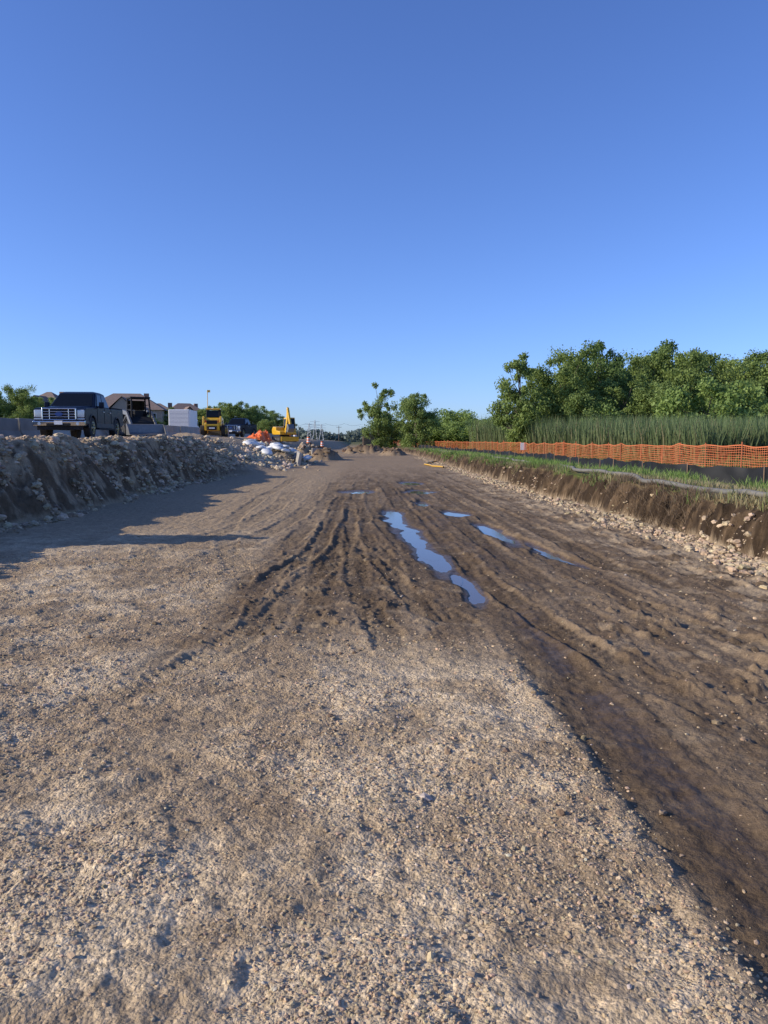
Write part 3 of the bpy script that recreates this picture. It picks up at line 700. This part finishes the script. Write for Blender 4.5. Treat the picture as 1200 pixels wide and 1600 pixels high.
def box_truck(loc,rot):
    e=empty('box_truck',loc,rot)
    box(e,'cargo_box',(-1.2,0,2.35),(6.0,2.5,2.6),K_white,.04)
    box(e,'rear_frame',(-4.22,0,2.35),(.04,2.3,2.4),simple('grey_door',(.62,.62,.62),.5))
    for zz in(1.6,2.1,2.6,3.1): box(e,'door_line',(-4.245,0,zz),(.01,2.2,.015),K_steel)
    box(e,'chassis',(0,0,.85),(8.0,1.0,.3),K_dark)
    prism(e,'cab',[(1.95,.6),(4.2,.6),(4.25,1.5),(3.6,1.75),(3.1,2.6),(1.95,2.6)],-1.1,1.1,K_white,.08)
    for s in(-1,1): quad(e,'cab_window',[(2.2,s*1.105,1.75),(3.4,s*1.105,1.75),(3.0,s*1.105,2.4),(2.2,s*1.105,2.4)],K_glass)
    quad(e,'windscreen',[(3.62,-.95,1.82),(3.62,.95,1.82),(3.18,.9,2.52),(3.18,-.9,2.52)],K_glass)
    for x_ in(3.1,-2.6):
        for s in(-1,1): wheel(e,'wheel',x_,s*1.0,.48,.3,K_steel)
    return e
box_truck((-23.5,100,1.9),R(93))
def barrier(name,X0,Y0,n,L=3.6):
    e=empty(name,(X0,Y0,0))
    prof=[(-.30,0),(.30,0),(.30,.08),(.14,.34),(.09,.86),(-.09,.86),(-.14,.34),(-.30,.08)]
    for i in range(n):
        yc=L*i; zb=1.66+.34*float(ss(18,70,np.array(Y0+yc)))
        V=[(p[0],-L/2+.02,p[1]) for p in prof]+[(p[0],L/2-.02,p[1]) for p in prof]; k=len(prof)
        o=part(e,'section_%02d'%i,V,[tuple(range(k)),tuple(range(2*k-1,k-1,-1))]+[(j,(j+1)%k,k+(j+1)%k,k+j) for j in range(k)],K_conc,.02)
        o.location=(0.03*math.sin(i*2.3),yc,zb); o.rotation_euler=(0,0,.006*math.sin(i*5.1))
barrier('concrete_barrier',-15.2,14,40)
K_roof=simple('asphalt_shingles',(.22,.16,.13),.9,noise=.2,scale=3); K_wall=simple('siding',(.36,.29,.23),.85); K_brick=simple('brown_brick',(.28,.17,.12),.9)
def house(X,Y,rot,w,d,hw,hr,zb,wall=K_wall):
    e=empty('suburban_house',(X,Y,zb),rot)
    box(e,'walls',(0,0,hw/2),(w,d,hw),wall)
    o=.5; a=min(w,d)/2*.9
    lo=[(-w/2-o,-d/2-o,hw),(w/2+o,-d/2-o,hw),(w/2+o,d/2+o,hw),(-w/2-o,d/2+o,hw)]
    V=lo+[(-w/2+a,0,hw+hr),(w/2-a,0,hw+hr)]
    part(e,'hip_roof',V,[(0,3,2,1),(0,1,5,4),(2,3,4,5),(1,2,5),(3,0,4)],K_roof)
    V=[(-2.4,-d/2-1,hw-.2),(2.4,-d/2-1,hw-.2),(0,-d/2-1,hw+hr*.7),(-2.4,0,hw-.2),(2.4,0,hw-.2),(0,0,hw+hr*.7)]
    part(e,'gable',V,[(0,1,2)],wall); V=[(v[0]*1.15,v[1]-(.3 if v[1]<0 else 0),v[2]+.1) for v in V]
    part(e,'gable_roof',V,[(0,2,5,3),(1,4,5,2)],K_roof)
    box(e,'gable_wall',(0,-d/2-.5,hw/2-.1),(4.4,1,hw-.2),wall)
    for lv in((1.5,4.3) if hw>4 else (1.5,)):
        for xx_ in(-w/2+1.6,-w/2+3.4,w/2-1.6,w/2-3.4,-.9,.9):
            yy_=-d/2-.01 if abs(xx_)>2.3 else -d/2-1.01
            box(e,'window_frame',(xx_,yy_-.01,lv),(1.15,.06,1.45),K_white); box(e,'window',(xx_,yy_-.045,lv),(1.0,.02,1.3),K_glass)
    box(e,'door',(0,-d/2-1.05,1.05),(1,.08,2.1),K_dark)
    box(e,'chimney',(w*.25,.8,hw+hr*.75),(.9,.7,1.8),K_brick)
house(P(205)*150,150,R(8),14,10,5.6,3.3,1.9)
house(P(80)*150,152,R(-5),9,9,5.8,3.4,2.0,K_brick)
house(P(252)*170,170,R(12),10,10,5.4,2.9,1.6,K_wall)
house(P(292)*190,190,R(25),12,10,5.4,3.6,1.9,K_brick)
house(P(700)*175,175,R(-15),10,8,2.8,2.3,.4,K_brick)
e=empty('wooden_fence',(0,0,0))
for i in range(18):
    x_=-1.6+i*.4 ; box(e,'panel_%02d'%i,(x_,255+i*.9,1.9),(.38,.9,4.0+.1*math.sin(i)),K_wood)
# ------------------------------------------------------------ orange safety fence
ya=[26.0]
while ya[-1]<230: ya.append(ya[-1]+ (2.4+.7*rng.random() if ya[-1]<80 else 3.4))
ya=np.array(ya); xa=fenceX(ya)+.12*np.sin(ya*1.7)
za=H(xa,ya)+.04
sagk=rng.random(len(ya))
def fpt(s):
    i=np.clip(s.astype(int),0,len(ya)-2); f=s-i
    bx=xa[i]+(xa[i+1]-xa[i])*f; by=ya[i]+(ya[i+1]-ya[i])*f; bz=za[i]+(za[i+1]-za[i])*f
    sag=(.015+.13*sagk[i]**2)*np.sin(np.pi*f)
    bow=.06*np.sin(np.pi*f*2+i)
    return bx+bow,by,bz,sag
s=np.linspace(0,len(ya)-1.001,(len(ya)-1)*8)
bx,by,bz,sg=fpt(s)
rows=[(.06,.04)]+[(h_,.020) for h_ in np.arange(.17,1.10,.115)]+[(1.18,.045)]
Vs=[];Fs=[];off=0
for h_,t_ in rows:
    zc=bz+h_-sg*(h_/1.18)+.012*np.sin(s*9+h_*20)
    A=np.stack([bx,by,zc-t_/2],1);B=np.stack([bx,by,zc+t_/2],1); n=len(s)
    Vs.append(np.concatenate([A,B])); i=np.arange(n-1); Fs.append(np.stack([i,i+1,i+1+n,i+n],1)+off); off+=2*n
s2=np.arange(0,len(ya)-1.001,.14/2.7); bx2,by2,bz2,sg2=fpt(s2); n=len(s2); ty=.012
A=np.stack([bx2,by2-ty,bz2+.04],1);B=np.stack([bx2,by2+ty,bz2+.04],1);C_=np.stack([bx2,by2+ty,bz2+1.20-sg2],1);D_=np.stack([bx2,by2-ty,bz2+1.20-sg2],1)
Vs.append(np.stack([A,B,C_,D_],1).reshape(-1,3)); Fs.append(np.arange(n*4).reshape(-1,4)+off)
m_of=attr_mat('orange_fence_mesh',.6,2,0,0,.35,.15)
e=empty('orange_safety_fence',(0,0,0))
VV=np.concatenate(Vs); me=make_mesh('fence_netting',VV,np.concatenate(Fs),[m_of],np.tile([.85,.25,.10],(len(VV),1)))
o=obj('netting',me); o.parent=e
Vs=[];Fs=[];off=0
for i in range(len(ya)):
    V,F=tube([(xa[i],ya[i]-.03,za[i]-.1),(xa[i]+.02*math.sin(i*3),ya[i]-.03,za[i]+1.26+.08*math.sin(i*7))],[.032,.032],6); Vs.append(V);Fs.append(F+off);off+=len(V)
o=obj('posts',make_mesh('fence_posts',np.concatenate(Vs),np.concatenate(Fs),[simple('post_wood',(.42,.13,.05),.8)])); o.parent=e
box(e,'fence_sign',(float(fenceX(70))-.08,69,gz(14,70)+.85),(.50,.03,.65),K_white)
def crumple(name,X,Y,w,d,h,seed):
    nx=40; gx,gy=np.meshgrid(np.linspace(-1,1,nx),np.linspace(-1,1,nx)); gx=gx.ravel();gy=gy.ravel()
    x_=X+gx*w/2*(1+.3*fbm(gx*2,gy*2,2,seed)); y_=Y+gy*d/2
    z_=H(x_,y_)+h*(.55+.9*fbm(gx*3,gy*3,3,seed+3))*np.clip(1.1-np.hypot(gx,gy),0,1)+.01
    i=np.arange(nx*nx).reshape(nx,nx); F=np.stack([i[:-1,:-1],i[:-1,1:],i[1:,1:],i[1:,:-1]],-1).reshape(-1,4)
    return obj(name,make_mesh(name,np.stack([x_,y_,z_],1),F,[K_orange]))
crumple('rolled_orange_netting',-9.3,68,2.4,3,1.0,401); crumple('rolled_orange_netting',-9.9,73,1.8,2,1.2,405)
K_bag=simple('white_woven_plastic',(.66,.66,.64),.6,noise=.15,scale=4)
e=empty('sandbag_pile',(0,0,0))
for i in range(34):
    X=-7.0+rng.normal()*.9; Y=57+rng.normal()*2.0; s_=.30+.20*rng.random()
    V0,F0=I2; V=V0*(1+.07*rng.normal(size=(len(V0),1)))*np.array([s_*1.4,s_*.8,s_*.42])
    o=part(e,'bag_%02d'%i,V,F0,K_bag,0,True); o.location=(X,Y,gz(X,Y)+.08+.18*rng.random()); o.rotation_euler=(rng.normal()*.2,rng.normal()*.2,rng.random()*6)
e=empty('concrete_slab',(-4.9,54,gz(-4.9,54)))
box(e,'slab_upright',(0,0,.35),(.22,5.0,.95),K_conc,.02,(0,R(12),R(8)))
box(e,'slab_flat',(-.55,2.2,.55),(1.2,2.4,.2),K_conc,.02,(R(6),R(-14),R(12)))
box(e,'slab_far',(.9,13,.4),(1.8,.3,1.1),K_conc,.02,(R(-8),R(5),R(14)))
# ------------------------------------------------------------ silt fence (black fabric) + hose
K_silt=simple('black_silt_fabric',(.016,.017,.019),.6,noise=.2,scale=2,spec=.2)
yv=np.linspace(13,110,900); xv=np.interp(yv,yk,xk)+.12*np.sin(yv*1.3)+.08*fbm(yv*2,yv*0,2,411); zb=H(xv,yv)
hh=.50+.08*fbm(yv*.8,yv*0+3,3,413); rows=[]
for k,t_ in enumerate([0,.35,.7,1.0]):
    rows.append(np.stack([xv+.05*fbm(yv*3,yv*0+k,2,415)+.02*t_,yv,zb-.04+(hh+.04)*t_],1))
V=np.concatenate(rows);n=len(yv);i=np.arange(n-1)
F=np.concatenate([np.stack([i+k*n,i+1+k*n,i+1+(k+1)*n,i+(k+1)*n],1) for k in range(3)])
e=empty('silt_fence',(0,0,0)); o=obj('fabric',make_mesh('silt_fabric',V,F,[K_silt],smooth=True)); o.parent=e
Vs=[];Fs=[];off=0
for j in range(0,900,22):
    V,F=tube([(xv[j]-.04,yv[j],zb[j]-.1),(xv[j]-.04,yv[j],zb[j]+.56)],[.014,.014],5); Vs.append(V);Fs.append(F+off);off+=len(V)
o=obj('stakes',make_mesh('silt_stakes',np.concatenate(Vs),np.concatenate(Fs),[K_wood])); o.parent=e
K_hose=simple('grey_drain_sock',(.16,.15,.13),.8,noise=.25,scale=6)
def hose(name,ctrl,r,mat,lift=.05):
    c=np.array(ctrl,float); t=np.linspace(0,len(c)-1,220); xi=np.interp(t,range(len(c)),c[:,0]); yi=np.interp(t,range(len(c)),c[:,1])
    k=np.ones(9)/9; xs=np.convolve(np.pad(xi,4,'edge'),k,'valid'); xs=xs+.09*np.sin(yi*1.9)+.05*np.sin(yi*.7)
    z_=H(xs,yi); z_=np.convolve(np.pad(z_,3,'edge'),np.ones(7)/7,'valid')+lift
    V,F=tube(list(zip(xs,yi,z_)),[r]*len(t),10)
    return obj(name,make_mesh(name,V,F,[mat],smooth=True))
hose('drain_hose',[(6.15,6.5),(6.2,8),(6.1,10.6),(6.15,12.5),(6.15,14.5),(5.95,16.5),(6.2,19),(6.1,22),(6.5,25),(7.0,29),(6.8,35),(7.2,44),(7.0,60),(6.6,80)],.048,K_hose,.10)
hose('yellow_pipe',[(4.55,46),(4.2,48.5),(3.95,53),(4.6,57),(5.6,62)],.05,K_yel,.07)
# ------------------------------------------------------------ poles & lines
K_pole=simple('pole_wood',(.12,.09,.07),.9); K_galv=simple('galvanised_steel',(.45,.47,.50),.6,.2)
def upole(X,Y,h,zb=0,arms=2):
    e=empty('utility_pole',(X,Y,zb)); cyl(e,'pole',(0,0,h/2),.20,h,'z',K_pole,10,.13)
    for k in range(arms): box(e,'crossarm_%d'%k,(0,0,h-.6-1.0*k),(2.6,.15,.15),K_pole)
    for k in(-1.1,0,1.1): cyl(e,'insulator',(k,0,h-.42),.07,.2,'z',K_steel,8)
    return e
upole(P(681)*160,160,Z(655,160)-.4,.4)
def tower(X,Y,h):
    e=empty('transmission_tower',(X,Y,0))
    for sx in(-1,1):
        for sy in(-1,1): rod(e,'leg',[(sx*2.2,sy*2.2,0),(sx*.6,sy*.6,h*.6),(sx*.2,sy*.2,h)],.16,K_galv,5)
    for zz in(.25,.45,.6,.75,.9):
        w_=2.2*(1-zz)+.5; rod(e,'brace',[(-w_,-w_,h*zz),(w_,w_,h*zz)],.10,K_galv,4); rod(e,'brace',[(-w_,w_,h*(zz-.12)),(w_,-w_,h*zz)],.10,K_galv,4)
    for zz in(.7,.82,.94): rod(e,'arm',[(-3.4,0,h*zz),(3.4,0,h*zz)],.12,K_galv,4)
for px,h in((484,15),(493,17),(503,14)): tower(P(px)*560,560,h)
for px in(468,530): upole(P(px)*380,380,8,1.2,1)
e=empty('power_line',(0,0,0))
for k,zz in enumerate((10.4,)):
    xs=np.linspace(P(450),P(565),40)*380; rod(e,'wire_%d'%k,[(x_,381,zz-1.0*abs(math.sin(i*math.pi/10))) for i,x_ in enumerate(xs)],.05,K_dark,4)
def barrel(X,Y):
    e=empty('traffic_barrel',(X,Y,gz(X,Y)))
    cyl(e,'base',(0,0,.04),.34,.08,'z',K_tire,18)
    for i in range(5): cyl(e,'band_%d'%i,(0,0,.17+.18*i),.29-.02*i,.18,'z',K_orange if i%2==0 else K_white,18,.275-.02*i)
for X,Y in((-10.2,92),(-9.4,100),(-8.6,112),(-7.4,125),(-12,118)): barrel(X,Y)

# ------------------------------------------------------------ sky, sun, camera
el=R(24.5); az=R(10); to_sun=Vector((-math.cos(el)*math.cos(az),-math.cos(el)*math.sin(az),math.sin(el)))
w=bpy.data.worlds.new('World'); scene.world=w; w.use_nodes=True; nt=w.node_tree
bg=nt.nodes['Background']; sky=nt.nodes.new('ShaderNodeTexSky'); sky.sky_type='NISHITA'; sky.sun_disc=False
sky.sun_elevation=el; sky.sun_rotation=R(-100); sky.air_density=.9; sky.dust_density=.6; sky.ozone_density=3.2; sky.altitude=300
hs=nt.nodes.new('ShaderNodeVectorMath'); hs.operation='MULTIPLY'; hs.inputs[1].default_value=(.90,1.08,1.62)
nt.links.new(sky.outputs[0],hs.inputs[0]); nt.links.new(hs.outputs[0],bg.inputs['Color']); bg.inputs['Strength'].default_value=.125
sl=bpy.data.lights.new('sun','SUN'); sl.energy=5.0; sl.angle=R(.5); sl.color=(1,.90,.73)
so=link(bpy.data.objects.new('sun',sl)); so.rotation_euler=to_sun.to_track_quat('Z','Y').to_euler(); so.location=(-20,0,30)
cam=bpy.data.cameras.new('camera'); cam.sensor_fit='VERTICAL'; cam.sensor_height=36; cam.lens=27; cam.clip_end=6000; cam.clip_start=.05
co=link(bpy.data.objects.new('camera',cam)); co.location=(0,0,1.6+.0); co.rotation_euler=(R(90-5.24),0,R(-1.2)); scene.camera=co
scene.view_settings.view_transform='Standard'; scene.view_settings.look='None'; scene.view_settings.exposure=0
